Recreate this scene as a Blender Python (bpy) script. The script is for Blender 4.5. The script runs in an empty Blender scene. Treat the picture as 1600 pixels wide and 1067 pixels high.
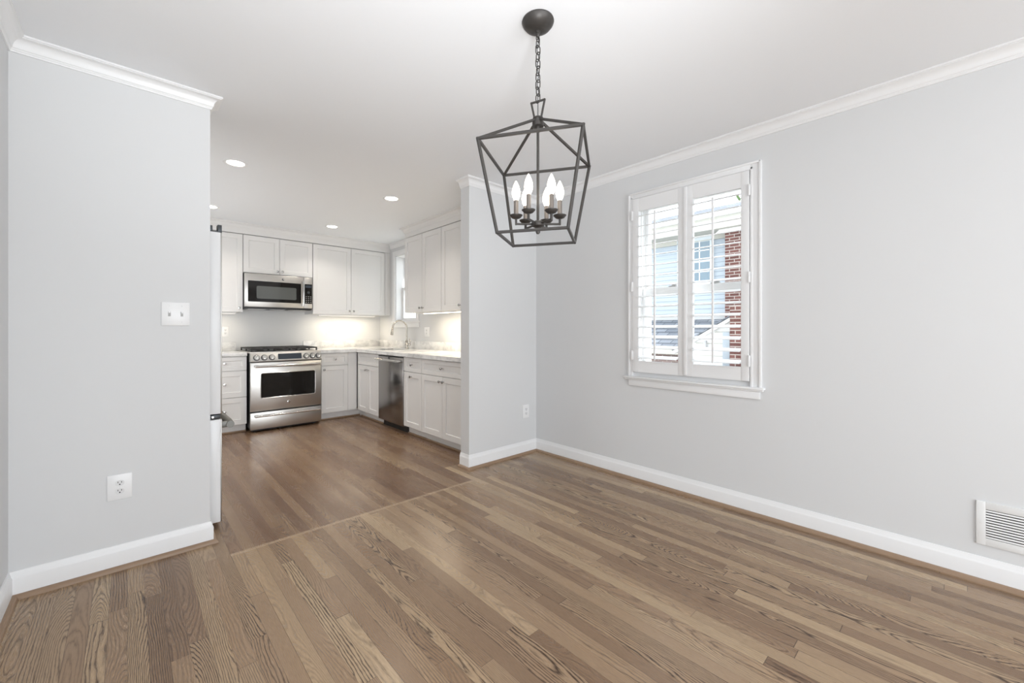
import bpy, bmesh, math, random
from mathutils import Vector, Matrix
random.seed(4)
S = bpy.context.scene
COL = S.collection
R = math.radians

# ------------------------------------------------------------------ camera
cd = bpy.data.cameras.new('camera'); cam = bpy.data.objects.new('camera', cd); COL.objects.link(cam)
cam.location = (0, 0, 1.169); cam.rotation_euler = (R(90), 0, R(-41.5767))
cd.sensor_fit = 'HORIZONTAL'; cd.sensor_width = 36
cd.lens = 36*647.06/1600
cd.shift_x = (800-773.19)/1600; cd.shift_y = (514.75-533.5)/1600
cd.clip_start = 0.02; cd.clip_end = 300
S.camera = cam

# ------------------------------------------------------------------ view, world, lights
S.view_settings.view_transform = 'Standard'; S.view_settings.look = 'None'
S.view_settings.exposure = 0.0; S.view_settings.gamma = 1.0
try: S.view_settings.use_curve_mapping = False
except Exception: pass
W = bpy.data.worlds.new('world'); S.world = W; W.use_nodes = True
bg = W.node_tree.nodes['Background']; bg.inputs[0].default_value = (0.90, 0.95, 1.0, 1); bg.inputs[1].default_value = 3.4

def area(name, loc, target, sx, sy, power, color=(1, 1, 1), parent=None, shape='RECTANGLE', spread=180):
    l = bpy.data.lights.new(name, 'AREA'); l.shape = shape; l.size = sx; l.size_y = sy
    l.energy = power; l.color = color; l.spread = R(spread)
    o = bpy.data.objects.new(name, l); COL.objects.link(o)
    o.location = loc
    d = Vector(target)-Vector(loc)
    o.rotation_euler = d.to_track_quat('-Z', 'Y').to_euler()
    if parent: o.parent = parent
    return o
# added fill lamp standing for daylight from an assumed window behind the camera
area('rear_fill', (0.75, -3.0, 1.15), (0.75, 0.2, 1.9), 2.6, 1.9, 55, (0.91, 0.955, 1.0))
# low sun running almost along the window wall: it only catches the window jambs
sl = bpy.data.lights.new('sun', 'SUN'); sl.energy = 4.5; sl.angle = R(1.0); sl.color = (1.0, 0.97, 0.92)
slo = bpy.data.objects.new('sun', sl); COL.objects.link(slo); slo.location = (5, -12, 8)
slo.rotation_euler = Vector((-0.22, 0.82, -0.52)).to_track_quat('-Z', 'Y').to_euler()
# added fill lamp, unseen behind the left wall, to brighten the kitchen
area('kitchen_fill', (-0.36, 4.7, 1.25), (1.2, 4.5, 2.3), 1.3, 1.5, 23, (0.96, 0.98, 1.0))
# the photographer's flash, assumed and unseen, bounced off the ceiling from behind the viewpoint
fl = bpy.data.lights.new('assumed_bounce_flash', 'SPOT'); fl.energy = 128; fl.color = (0.93, 0.965, 1.0); fl.spot_size = R(102); fl.spot_blend = 1.0; fl.shadow_soft_size = 0.25
flo = bpy.data.objects.new('assumed_bounce_flash', fl); COL.objects.link(flo); flo.location = (0.30, -0.05, 1.2)
flo.rotation_euler = (Vector((0.72, 1.0, 2.44))-flo.location).to_track_quat('-Z', 'Y').to_euler()

# ------------------------------------------------------------------ materials
def nt(m): return m.node_tree.nodes, m.node_tree.links
def mat(name, col, rough=0.5, metal=0.0, spec=0.5, emit=None, es=0, coat=0):
    m = bpy.data.materials.new(name); m.use_nodes = True
    b = m.node_tree.nodes['Principled BSDF']
    b.inputs['Base Color'].default_value = (*col, 1); b.inputs['Roughness'].default_value = rough
    b.inputs['Metallic'].default_value = metal; b.inputs['Specular IOR Level'].default_value = spec
    if coat: b.inputs['Coat Weight'].default_value = coat
    if emit: b.inputs['Emission Color'].default_value = (*emit, 1); b.inputs['Emission Strength'].default_value = es
    return m
def noise_bump(m, scale=200, strength=0.05, dist=0.002, vec=None):
    N, L = nt(m); b = N['Principled BSDF']
    tc = N.new('ShaderNodeTexCoord'); mp = N.new('ShaderNodeMapping')
    if vec: mp.inputs['Scale'].default_value = vec
    no = N.new('ShaderNodeTexNoise'); no.inputs['Scale'].default_value = scale; no.inputs['Detail'].default_value = 3
    bu = N.new('ShaderNodeBump'); bu.inputs['Strength'].default_value = strength; bu.inputs['Distance'].default_value = dist
    L.new(tc.outputs['Object'], mp.inputs[0]); L.new(mp.outputs[0], no.inputs['Vector'])
    L.new(no.outputs[0], bu.inputs['Height']); L.new(bu.outputs[0], b.inputs['Normal'])
    return m
def srgb(r, g, b):
    f = lambda c: (c/255/12.92) if c/255 <= 0.04045 else ((c/255+0.055)/1.055)**2.4
    return (f(r), f(g), f(b))

M_wall = noise_bump(mat('wall_paint', (0.725, 0.730, 0.733), 0.65, spec=0.25), 350, 0.06)
M_ceil = noise_bump(mat('ceiling_paint', (0.895, 0.908, 0.925), 0.8, spec=0.2), 300, 0.05)
M_trim = mat('trim_paint', (0.87, 0.87, 0.87), 0.35, spec=0.4)
M_cab = mat('cabinet_paint', (0.80, 0.79, 0.775), 0.38, spec=0.4)
M_plastic = mat('white_plastic', (0.88, 0.88, 0.88), 0.3)
M_recep = mat('receptacle_plastic', (0.80, 0.80, 0.80), 0.35)
M_slot = mat('dark_slot', (0.04, 0.04, 0.04), 0.6)
M_vent = mat('vent_enamel', (0.82, 0.82, 0.81), 0.4)
M_ventdark = mat('vent_duct', (0.03, 0.03, 0.03), 0.9)
M_bronze = noise_bump(mat('aged_iron', (0.062, 0.057, 0.053), 0.45, metal=0.5), 60, 0.08)
M_sleeve = mat('candle_sleeve', (0.20, 0.175, 0.155), 0.45, metal=0.5)
M_steel = noise_bump(mat('brushed_steel', (0.57, 0.555, 0.53), 0.33, metal=1.0), 60, 0.04, 0.001, (0.6, 1, 40))
M_dwsteel = noise_bump(mat('dark_brushed_steel', (0.33, 0.315, 0.305), 0.22, metal=1.0), 60, 0.04, 0.001, (40, 40, 0.6))
M_chrome = mat('polished_metal', (0.72, 0.71, 0.69), 0.16, metal=1.0)
M_nickel = mat('brushed_nickel', (0.50, 0.475, 0.44), 0.25, metal=1.0)
M_handle = mat('satin_nickel', (0.20, 0.198, 0.185), 0.5, metal=0.9)
M_knob = mat('knob_metal', (0.55, 0.54, 0.53), 0.2, metal=1.0)
M_black = mat('black_enamel', (0.015, 0.015, 0.016), 0.35)
M_iron = mat('cast_iron', (0.03, 0.028, 0.027), 0.55)
M_glassblk = mat('black_oven_glass', (0.008, 0.007, 0.006), 0.05, spec=0.3)
M_mwglass = mat('tinted_window', (0.10, 0.105, 0.10), 0.12)
M_disp = mat('display_glass', (0.04, 0.05, 0.065), 0.1)
M_gray = mat('gray_print', (0.45, 0.45, 0.45), 0.5)
M_fridge = mat('fridge_side', (0.87, 0.875, 0.88), 0.3)
M_hinge = mat('hinge_gray', (0.06, 0.065, 0.07), 0.4, metal=0.6)
M_bulb = mat('bulb_glow', (1, 1, 1), 0.3, emit=(1.0, 0.91, 0.78), es=6.5)
M_lens = mat('downlight_glow', (1, 1, 1), 0.4, emit=(1.0, 0.93, 0.82), es=9)
M_strip = mat('strip_glow', (1, 1, 1), 0.4, emit=(1.0, 0.87, 0.66), es=5)
M_strip2 = mat('strip_glow_dim', (1, 1, 1), 0.4, emit=(1.0, 0.88, 0.70), es=0.75)
M_shoe = mat('shoe_oak', srgb(150, 124, 100), 0.4)

def glass_mat():
    m = bpy.data.materials.new('window_glass'); m.use_nodes = True; N, L = nt(m)
    N.remove(N['Principled BSDF']); out = N['Material Output']
    t = N.new('ShaderNodeBsdfTransparent'); t.inputs[0].default_value = (0.97, 0.985, 0.985, 1)
    g = N.new('ShaderNodeBsdfGlossy'); g.inputs['Roughness'].default_value = 0.02
    f = N.new('ShaderNodeFresnel'); f.inputs[0].default_value = 1.45
    x = N.new('ShaderNodeMixShader')
    ge = N.new('ShaderNodeNewGeometry'); mu = N.new('ShaderNodeMath'); mu.operation = 'MULTIPLY'; iv = N.new('ShaderNodeMath'); iv.operation = 'SUBTRACT'
    iv.inputs[0].default_value = 1.0; L.new(ge.outputs['Backfacing'], iv.inputs[1]); L.new(f.outputs[0], mu.inputs[0]); L.new(iv.outputs[0], mu.inputs[1])
    L.new(mu.outputs[0], x.inputs[0]); L.new(t.outputs[0], x.inputs[1]); L.new(g.outputs[0], x.inputs[2])
    L.new(x.outputs[0], out.inputs[0]); return m
M_glass = glass_mat()

def floor_mat():
    m = bpy.data.materials.new('oak_strip_floor'); m.use_nodes = True; N, L = nt(m); B = N['Principled BSDF']
    def val(x):
        return x
    def mth(op, a, b=None, c=None):
        n = N.new('ShaderNodeMath'); n.operation = op
        for i, v in enumerate((a, b, c)):
            if v is None: continue
            if isinstance(v, (int, float)): n.inputs[i].default_value = v
            else: L.new(v, n.inputs[i])
        return n.outputs[0]
    def comb(x, y, z):
        n = N.new('ShaderNodeCombineXYZ')
        for i, v in enumerate((x, y, z)):
            if isinstance(v, (int, float)): n.inputs[i].default_value = v
            else: L.new(v, n.inputs[i])
        return n.outputs[0]
    def white(v):
        n = N.new('ShaderNodeTexWhiteNoise'); n.noise_dimensions = '3D'; L.new(v, n.inputs['Vector'])
        s = N.new('ShaderNodeSeparateColor'); L.new(n.outputs['Color'], s.inputs[0]); return s.outputs
    def noise(v, scale, detail=2, rough=0.5):
        n = N.new('ShaderNodeTexNoise'); n.inputs['Scale'].default_value = scale; n.inputs['Detail'].default_value = detail
        n.inputs['Roughness'].default_value = rough; L.new(v, n.inputs['Vector']); return n.outputs[0]
    def ramp(v, stops):
        n = N.new('ShaderNodeValToRGB'); e = n.color_ramp.elements
        while len(e) < len(stops): e.new(0.5)
        for i, (p, c) in enumerate(stops): e[i].position = p; e[i].color = (*c, 1)
        L.new(v, n.inputs[0]); return n.outputs[0]
    def mix(f, a, b, mode='MIX'):
        n = N.new('ShaderNodeMix'); n.data_type = 'RGBA'; n.blend_type = mode
        for sock, v in ((n.inputs[0], f), (n.inputs[6], a), (n.inputs[7], b)):
            if isinstance(v, (int, float)): sock.default_value = v
            elif isinstance(v, tuple): sock.default_value = (*v, 1)
            else: L.new(v, sock)
        return n.outputs[2]
    tc = N.new('ShaderNodeTexCoord'); sp = N.new('ShaderNodeSeparateXYZ'); L.new(tc.outputs['Object'], sp.inputs[0])
    x, y = sp.outputs[0], sp.outputs[1]
    w = 0.0572
    u = mth('DIVIDE', x, w); col = mth('FLOOR', u); fu = mth('SUBTRACT', u, col)
    kit = mth('MULTIPLY', mth('GREATER_THAN', y, 2.512), mth('MULTIPLY', mth('GREATER_THAN', col, 6.5), mth('LESS_THAN', col, 34.5)))
    kit = mth('MAXIMUM', kit, mth('GREATER_THAN', y, 2.9))
    a = white(comb(col, mth('MULTIPLY', kit, 17.3), 3.7))
    Lg = mth('MULTIPLY_ADD', a[1], 1.0, 0.70)
    v = mth('ADD', mth('DIVIDE', y, Lg), mth('MULTIPLY', a[0], 9.0)); seg = mth('FLOOR', v); fv = mth('SUBTRACT', v, seg)
    idv = comb(col, mth('ADD', seg, mth('MULTIPLY', kit, 31.0)), 1.3)
    r = white(idv); r2 = white(comb(seg, col, 9.1))
    # growth rings cut by the plank face
    ny = noise(comb(mth('MULTIPLY', r[0], 91.0), mth('MULTIPLY', y, 1.0), mth('MULTIPLY', r[2], 53.0)), 1.25, 1.2)
    h = mth('ADD', mth('MULTIPLY', mth('SUBTRACT', ny, 0.5), 0.20), mth('MULTIPLY_ADD', r[2], 0.04, 0.012))
    p = mth('ADD', mth('MULTIPLY', mth('SUBTRACT', fu, 0.5), w), mth('MULTIPLY', mth('SUBTRACT', r[1], 0.5), 0.12))
    wob = noise(comb(mth('MULTIPLY', x, 26.0), mth('MULTIPLY', y, 2.6), mth('MULTIPLY', r[0], 40.0)), 1.0, 3, 0.6)
    wob2 = noise(comb(mth('MULTIPLY', x, 110.0), mth('MULTIPLY', y, 16.0), mth('MULTIPLY', r[1], 40.0)), 1.0, 2, 0.6)
    f = mth('SQRT', mth('ADD', mth('MULTIPLY', p, p), mth('MULTIPLY', h, h)))
    ph = mth('ADD', mth('MULTIPLY', f, mth('MULTIPLY_ADD', r2[0], 120.0, 95.0)), mth('ADD', mth('MULTIPLY', wob, 2.2), mth('MULTIPLY', wob2, 0.8)))
    ring = mth('FRACT', ph)
    # dark earlywood band, sharp on one side and fading on the other
    line = mth('POWER', mth('SUBTRACT', 1.0, mth('ABSOLUTE', mth('MULTIPLY_ADD', ring, 2.0, -1.0))), 2.2)
    brk = noise(comb(mth('MULTIPLY', x, 260.0), mth('MULTIPLY', y, 14.0), 0.0), 1.0, 3, 0.7)
    pores = ramp(noise(comb(mth('MULTIPLY', x, 700.0), mth('MULTIPLY', y, 30.0), 0.0), 1.0, 2, 0.6), [(0.35, (0, 0, 0)), (0.62, (1, 1, 1))])
    amt = mth('MULTIPLY_ADD', mth('MULTIPLY', r2[1], r2[1]), 0.90, 0.42)
    lineamt = mth('MULTIPLY', mth('MULTIPLY', line, amt), mth('MULTIPLY_ADD', brk, 1.3, 0.35))
    base = ramp(r[0], [(0.0, srgb(140, 113, 89)), (0.2, srgb(166, 138, 110)), (0.7, srgb(183, 156, 125)), (1.0, srgb(202, 176, 142))])
    # a little colour drift within each plank
    dr = noise(comb(mth('MULTIPLY', x, 6.0), mth('MULTIPLY', y, 1.2), r[1]), 1.0, 2)
    base = mix(mth('MULTIPLY', dr, 0.35), base, srgb(146, 122, 100))
    c1 = mix(lineamt, base, srgb(72, 52, 38))
    c2 = mix(mth('MULTIPLY', mth('SUBTRACT', 1.0, mth('MULTIPLY', pores, 1.0)), 0.20), c1, srgb(84, 62, 46))
    # kitchen boards mixed darker and redder
    kmix = mth('MULTIPLY', kit, mth('MULTIPLY_ADD', dr, 0.6, 0.16))
    c3 = mix(kmix, c2, srgb(104, 73, 55))
    # joints
    eu = mth('GREATER_THAN', mth('ABSOLUTE', mth('SUBTRACT', fu, 0.5)), 0.488)
    evd = mth('MULTIPLY', mth('SUBTRACT', 0.5, mth('ABSOLUTE', mth('SUBTRACT', fv, 0.5))), Lg)
    ev = mth('LESS_THAN', evd, 0.0012)
    gap = mth('MAXIMUM', eu, ev)
    gsel = mth('MULTIPLY', gap, mth('MULTIPLY_ADD', a[2], 0.55, 0.25))
    c4 = mix(gsel, c3, srgb(58, 42, 32))
    # pale filled seam where dining boards meet kitchen boards
    sd = mth('ABSOLUTE', mth('SUBTRACT', y, mth('ADD', 2.512, mth('MULTIPLY', mth('SUBTRACT', wob, 0.5), 0.012))))
    sm = mth('LESS_THAN', sd, 0.013)
    sm = mth('MULTIPLY', sm, mth('MULTIPLY', mth('GREATER_THAN', x, 0.40), mth('LESS_THAN', x, 2.0)))
    c5 = mix(mth('MULTIPLY', sm, mth('MULTIPLY_ADD', brk, 0.9, 0.05)), c4, srgb(198, 174, 146))
    L.new(c5, B.inputs['Base Color'])
    rg = mth('MULTIPLY_ADD', dr, 0.10, mth('MULTIPLY_ADD', lineamt, 0.10, 0.215)); L.new(rg, B.inputs['Roughness'])
    B.inputs['Specular IOR Level'].default_value = 0.42
    bu = N.new('ShaderNodeBump'); bu.inputs['Strength'].default_value = 0.25; bu.inputs['Distance'].default_value = 0.0012
    L.new(mth('SUBTRACT', 1.0, mth('ADD', mth('MULTIPLY', gap, 1.0), mth('MULTIPLY', lineamt, 0.08))), bu.inputs['Height'])
    L.new(bu.outputs[0], B.inputs['Normal'])
    return m
M_floor = floor_mat()

def marble_mat():
    m = mat('white_marble', (0.8, 0.8, 0.8), 0.15); N, L = nt(m); B = N['Principled BSDF']
    tc = N.new('ShaderNodeTexCoord')
    n1 = N.new('ShaderNodeTexNoise'); n1.inputs['Scale'].default_value = 5; n1.inputs['Detail'].default_value = 8; n1.inputs['Distortion'].default_value = 1.2
    n2 = N.new('ShaderNodeTexNoise'); n2.inputs['Scale'].default_value = 18; n2.inputs['Detail'].default_value = 6; n2.inputs['Distortion'].default_value = 0.8
    L.new(tc.outputs['Object'], n1.inputs[0]); L.new(tc.outputs['Object'], n2.inputs[0])
    r1 = N.new('ShaderNodeValToRGB'); e = r1.color_ramp.elements
    e[0].position = 0.34; e[0].color = (0.60, 0.60, 0.60, 1); e[1].position = 0.56; e[1].color = (0.86, 0.857, 0.845, 1)
    r2 = N.new('ShaderNodeValToRGB'); e = r2.color_ramp.elements
    e[0].position = 0.30; e[0].color = (0.72, 0.72, 0.72, 1); e[1].position = 0.48; e[1].color = (1, 1, 1, 1)
    x = N.new('ShaderNodeMix'); x.data_type = 'RGBA'; x.blend_type = 'MULTIPLY'; x.inputs[0].default_value = 0.6
    L.new(n1.outputs[0], r1.inputs[0]); L.new(n2.outputs[0], r2.inputs[0]); L.new(r1.outputs[0], x.inputs[6]); L.new(r2.outputs[0], x.inputs[7])
    L.new(x.outputs[2], B.inputs['Base Color']); return m
M_marble = marble_mat()

def brick_mat(name, c1, c2, mortar, scale, bw, rh, ms=0.02, rough=0.85, axes='YZ', tilt=0):
    m = mat(name, c1, rough); N, L = nt(m); B = N['Principled BSDF']
    tc = N.new('ShaderNodeTexCoord'); sp = N.new('ShaderNodeSeparateXYZ'); cb = N.new('ShaderNodeCombineXYZ')
    L.new(tc.outputs['Object'], sp.inputs[0]); L.new(sp.outputs['XYZ'.index(axes[0])], cb.inputs[0]); L.new(sp.outputs['XYZ'.index(axes[1])], cb.inputs[1])
    b = N.new('ShaderNodeTexBrick'); b.inputs['Scale'].default_value = scale
    b.inputs['Color1'].default_value = (*c1, 1); b.inputs['Color2'].default_value = (*c2, 1); b.inputs['Mortar'].default_value = (*mortar, 1)
    b.inputs['Brick Width'].default_value = bw; b.inputs['Row Height'].default_value = rh; b.inputs['Mortar Size'].default_value = ms
    L.new(cb.outputs[0], b.inputs['Vector']); L.new(b.outputs[0], B.inputs['Base Color']); return m
M_brick = brick_mat('red_brick', srgb(82, 48, 43), srgb(108, 69, 63), srgb(160, 150, 144), 1.0, 0.21, 0.073, 0.009)
M_shingle = brick_mat('gray_shingle', srgb(108, 113, 122), srgb(138, 142, 150), srgb(80, 84, 92), 1.0, 0.30, 0.085, 0.012, axes='YZ')
M_siding = mat('pale_siding', srgb(170, 179, 188), 0.6)
M_cream = mat('cream_trim', srgb(184, 182, 174), 0.6)
M_ext = mat('exterior_white', srgb(226, 226, 226), 0.6)
M_extpane = mat('exterior_pane', srgb(110, 128, 140), 0.1)
M_curtain = mat('pale_sash', srgb(196, 203, 208), 0.5)
M_ground = noise_bump(mat('bounce_ground', srgb(200, 198, 192), 0.95), 30, 0.3)  # ground colour made pale so more daylight bounces up indoors
M_leaf = mat('foliage', srgb(96, 122, 74), 0.9)
M_bark = mat('bark', srgb(100, 82, 66), 0.9)

# ------------------------------------------------------------------ mesh helpers
class MB:
    def __init__(s): s.bm = bmesh.new()
    def _join(s, t, M=None):
        me = bpy.data.meshes.new('t'); t.to_mesh(me); t.free()
        if M is not None: me.transform(M)
        s.bm.from_mesh(me); bpy.data.meshes.remove(me)
    def box(s, x0, x1, y0, y1, z0, z1, bev=0, seg=2, M=None):
        t = bmesh.new(); bmesh.ops.create_cube(t, size=1)
        for v in t.verts:
            v.co = ((x0+x1)/2+v.co.x*(x1-x0), (y0+y1)/2+v.co.y*(y1-y0), (z0+z1)/2+v.co.z*(z1-z0))
        if bev: bmesh.ops.bevel(t, geom=t.edges[:], offset=bev, segments=seg, affect='EDGES', profile=0.5)
        s._join(t, M); return s
    def cyl(s, p0, p1, r0, r1=None, n=16, cap=True):
        r1 = r0 if r1 is None else r1
        p0, p1 = Vector(p0), Vector(p1); d = p1-p0
        t = bmesh.new(); bmesh.ops.create_cone(t, cap_ends=cap, segments=n, radius1=r0, radius2=r1, depth=d.length)
        s._join(t, Matrix.Translation((p0+p1)/2) @ d.to_track_quat('Z', 'Y').to_matrix().to_4x4()); return s
    def bar(s, p0, p1, a, up=(0, 0, 1)):          # square bar of side a
        p0, p1 = Vector(p0), Vector(p1); d = (p1-p0).normalized(); p0 = p0-d*a*0.5; p1 = p1+d*a*0.5
        u = Vector(up); sx = d.cross(u)
        if sx.length < 1e-4: sx = d.cross(Vector((1, 0, 0)))
        sx.normalize(); sy = sx.cross(d)
        Mx = Matrix((sx, sy, d)).transposed().to_4x4(); Mx.translation = (p0+p1)/2
        return s.box(-a/2, a/2, -a/2, a/2, -(p1-p0).length/2, (p1-p0).length/2, a*0.12, 1, Mx)
    def tube(s, pts, r, n=10, closed=False, radii=None):
        pts = [Vector(p) for p in pts]; N = len(pts); rings = []; bm = s.bm; prev = None
        for i, p in enumerate(pts):
            if closed: t = (pts[(i+1) % N]-pts[i-1]).normalized()
            else: t = (pts[min(i+1, N-1)]-pts[max(i-1, 0)]).normalized()
            if prev is None:
                nrm = t.orthogonal().normalized()
            else:
                nrm = (prev-t*prev.dot(t))
                nrm = nrm.normalized() if nrm.length > 1e-6 else t.orthogonal().normalized()
            prev = nrm; b = t.cross(nrm); rr = radii[i] if radii else r
            rings.append([bm.verts.new(p+(nrm*math.cos(2*math.pi*k/n)+b*math.sin(2*math.pi*k/n))*rr) for k in range(n)])
        for i in range(N if closed else N-1):
            A, Bv = rings[i], rings[(i+1) % N]
            for k in range(n): bm.faces.new((A[k], A[(k+1) % n], Bv[(k+1) % n], Bv[k]))
        if not closed: bm.faces.new(rings[0][::-1]); bm.faces.new(rings[-1])
        return s
    def lathe(s, prof, M=None, n=24):              # (r,z) about Z
        t = bmesh.new(); rings = []
        for r, z in prof:
            if r < 1e-6: rings.append([t.verts.new((0, 0, z))])
            else: rings.append([t.verts.new((r*math.cos(2*math.pi*k/n), r*math.sin(2*math.pi*k/n), z)) for k in range(n)])
        for A, Bv in zip(rings, rings[1:]):
            for k in range(n):
                q = [A[k % len(A)], A[(k+1) % n % len(A)], Bv[(k+1) % n % len(Bv)], Bv[k % len(Bv)]]
                u = []
                for e in q:
                    if e not in u: u.append(e)
                if len(u) > 2: t.faces.new(u)
        bmesh.ops.recalc_face_normals(t, faces=t.faces[:])
        s._join(t, M); return s
    def prism(s, poly, a0, a1, axis='Y'):          # poly extruded along an axis
        t = bmesh.new()
        def mk(p, a):
            return {'X': (a, p[0], p[1]), 'Y': (p[0], a, p[1]), 'Z': (p[0], p[1], a)}[axis]
        A = [t.verts.new(mk(p, a0)) for p in poly]; Bv = [t.verts.new(mk(p, a1)) for p in poly]; n = len(poly)
        t.faces.new(A); t.faces.new(Bv[::-1])
        for i in range(n): t.faces.new((A[i], Bv[i], Bv[(i+1) % n], A[(i+1) % n]))
        bmesh.ops.recalc_face_normals(t, faces=t.faces[:]); s._join(t); return s
    def sweep(s, prof, path, closed_prof=True):    # prof (d,z): d to the RIGHT of the path
        P = [Vector((p[0], p[1])) for p in path]; rows = []
        for i in range(len(P)):
            ds = []
            if i > 0: ds.append((P[i]-P[i-1]).normalized())
            if i < len(P)-1: ds.append((P[i+1]-P[i]).normalized())
            ns = [Vector((d.y, -d.x)) for d in ds]
            if len(ns) == 2:
                m = (ns[0]+ns[1]).normalized(); m = m/max(0.2, m.dot(ns[0]))
            else: m = ns[0]
            rows.append([s.bm.verts.new((P[i].x+m.x*d, P[i].y+m.y*d, z)) for d, z in prof])
        k = len(prof); fs = []
        for A, Bv in zip(rows, rows[1:]):
            for j in range(k): fs.append(s.bm.faces.new((A[j], A[(j+1) % k], Bv[(j+1) % k], Bv[j])))
        fs.append(s.bm.faces.new(rows[0])); fs.append(s.bm.faces.new(rows[-1][::-1]))
        bmesh.ops.recalc_face_normals(s.bm, faces=fs); return s
    def shaker(s, x0, x1, z0, z1, yf, t=0.02, rail=0.057, rec=0.009):   # door facing -Y, front plane y=yf
        bm = s.bm; yb = yf+t
        def ring(a, b, c, d, y): return [bm.verts.new((a, y, c)), bm.verts.new((b, y, c)), bm.verts.new((b, y, d)), bm.verts.new((a, y, d))]
        e = 0.0015
        o0 = ring(x0, x1, z0, z1, yb); o1 = ring(x0, x1, z0, z1, yf+e); o2 = ring(x0+e, x1-e, z0+e, z1-e, yf)
        i0 = ring(x0+rail, x1-rail, z0+rail, z1-rail, yf); i1 = ring(x0+rail+.004, x1-rail-.004, z0+rail+.004, z1-rail-.004, yf+rec)
        fs = []
        for A, Bv in ((o0, o1), (o1, o2), (o2, i0), (i0, i1)):
            for k in range(4): fs.append(bm.faces.new((A[k], A[(k+1) % 4], Bv[(k+1) % 4], Bv[k])))
        fs.append(bm.faces.new(i1)); fs.append(bm.faces.new(o0[::-1]))
        bmesh.ops.recalc_face_normals(bm, faces=fs); return s
    def build(s, name, m, parent=None, smooth=35, loc=None):
        me = bpy.data.meshes.new(name); s.bm.to_mesh(me); s.bm.free()
        if smooth:
            me.polygons.foreach_set('use_smooth', [True]*len(me.polygons))
            try: me.set_sharp_from_angle(angle=R(smooth))
            except Exception: pass
        me.materials.append(m)
        o = bpy.data.objects.new(name, me); COL.objects.link(o)
        if loc is not None: o.location = loc
        if parent is not None: o.parent = parent
        return o

def tag(o, label, cat, group=None, kind=None):
    o['label'] = label; o['category'] = cat
    if group: o['group'] = group
    if kind: o['kind'] = kind
    return o
def thing(name, label, cat, loc=(0, 0, 0), rz=0, group=None):
    o = bpy.data.objects.new(name, None); COL.objects.link(o); o.empty_display_size = 0.1
    o.location = loc; o.rotation_euler = (0, 0, rz)
    return tag(o, label, cat, group)
def struct(name, mb, m, label, cat, smooth=35):
    o = mb.build(name, m, None, smooth); return tag(o, label, cat, None, 'structure')
def rrect(x0, x1, z0, z1, r, n=6):
    pts = []
    for cx, cz, a in ((x1-r, z1-r, 0), (x0+r, z1-r, 90), (x0+r, z0+r, 180), (x1-r, z0+r, 270)):
        for k in range(n+1):
            t = R(a+90*k/n); pts.append((cx+r*math.cos(t), cz+r*math.sin(t)))
    return pts
def dupe(o, parent, loc=None):
    c = o.copy(); COL.objects.link(c); c.parent = parent
    if loc is not None: c.location = loc
    return c
def dup_tree(root, loc, rz, label, group=None):
    r = root.copy(); COL.objects.link(r); r.location = loc; r.rotation_euler = (0, 0, rz); r['label'] = label
    if group: r['group'] = group
    for ch in list(root.children):
        c = ch.copy(); COL.objects.link(c); c.parent = r
        for g in list(ch.children):
            d = g.copy(); COL.objects.link(d); d.parent = c
    return r

# ------------------------------------------------------------------ room shell
XL, XR, YD, YK, YB_, H = -0.386, 2.963, 2.7365, 2.853, 6.05, 2.44
XO = 3.225                                        # outer face of the window wall
XE, XP = 0.3396, 2.14                             # ends of the two divider walls
struct('floor', MB().box(-3.2, XR, -3.2, YB_, -0.12, 0), M_floor, 'oak strip hardwood floor running from the dining room into the kitchen', 'floor')
struct('ceiling', MB().box(-3.3, XO, -4.6, 6.2, H, H+0.12), M_ceil, 'smooth white ceiling over dining room and kitchen', 'ceiling')  # slab extended past the rear wall, an added unseen eave blocking sun
def wall_with_holes(x0, x1, y0, y1, holes):       # wall thick in X, holes (ya,yb,za,zb) sorted in Y
    mb = MB(); y = y0
    for ya, yb, za, zb in holes:
        mb.box(x0, x1, y, ya, 0, H); mb.box(x0, x1, ya, yb, 0, za); mb.box(x0, x1, ya, yb, zb, H); y = yb
    mb.box(x0, x1, y, y1, 0, H); return mb
W1 = (0.885, 1.705, 0.838, 2.182)                 # dining window opening
W2 = (4.95, 5.545, 1.285, 2.25)                   # kitchen window opening
struct('wall_right', wall_with_holes(XR, XO, -3.2, YB_, [W1, W2]), M_wall, 'long pale gray wall with the shuttered window', 'wall')
struct('wall_left', MB().box(XL-0.12, XL, 1.0, YB_, 0, H), M_wall, 'sliver of pale wall at the far left edge', 'wall')
struct('wall_divider_left', MB().box(XL, XE, YD, YK, 0, H), M_wall, 'pale gray wall with light switch and outlet left of the kitchen opening', 'wall')
struct('wall_divider_right', MB().box(XP, XR, YD, YK, 0, H), M_wall, 'short pale partition wall between kitchen cabinets and dining corner', 'wall')
struct('wall_kitchen_back', MB().box(XL-0.12, XO, YB_, YB_+0.12, 0, H), M_wall, 'kitchen back wall behind the range', 'wall')
mb = MB(); mb.box(-3.3, -1.1, -3.32, -3.2, 0, H); mb.box(2.5, XO, -3.32, -3.2, 0, H); mb.box(-1.1, 2.5, -3.32, -3.2, 2.3, H); mb.box(-1.1, 2.5, -3.32, -3.2, 0, 0.1)  # wide window opening is assumed, unseen, cut to let daylight in
struct('wall_rear', mb, M_wall, 'wall behind the viewpoint with an assumed wide window opening', 'wall')
mb = MB(); mb.box(-3.32, -3.2, -3.2, -2.4, 0, H); mb.box(-3.32, -3.2, 0.4, 1.12, 0, H); mb.box(-3.32, -3.2, -2.4, 0.4, 0, 0.25); mb.box(-3.32, -3.2, -2.4, 0.4, 2.25, H)  # unseen window opening, assumed here to admit side daylight
struct('wall_living', mb, M_wall, 'far side wall of the living area behind the viewpoint', 'wall')
struct('wall_living_front', MB().box(-3.2, XL-0.12, 1.0, 1.12, 0, H), M_wall, 'living area wall left of the viewpoint', 'wall')

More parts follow.
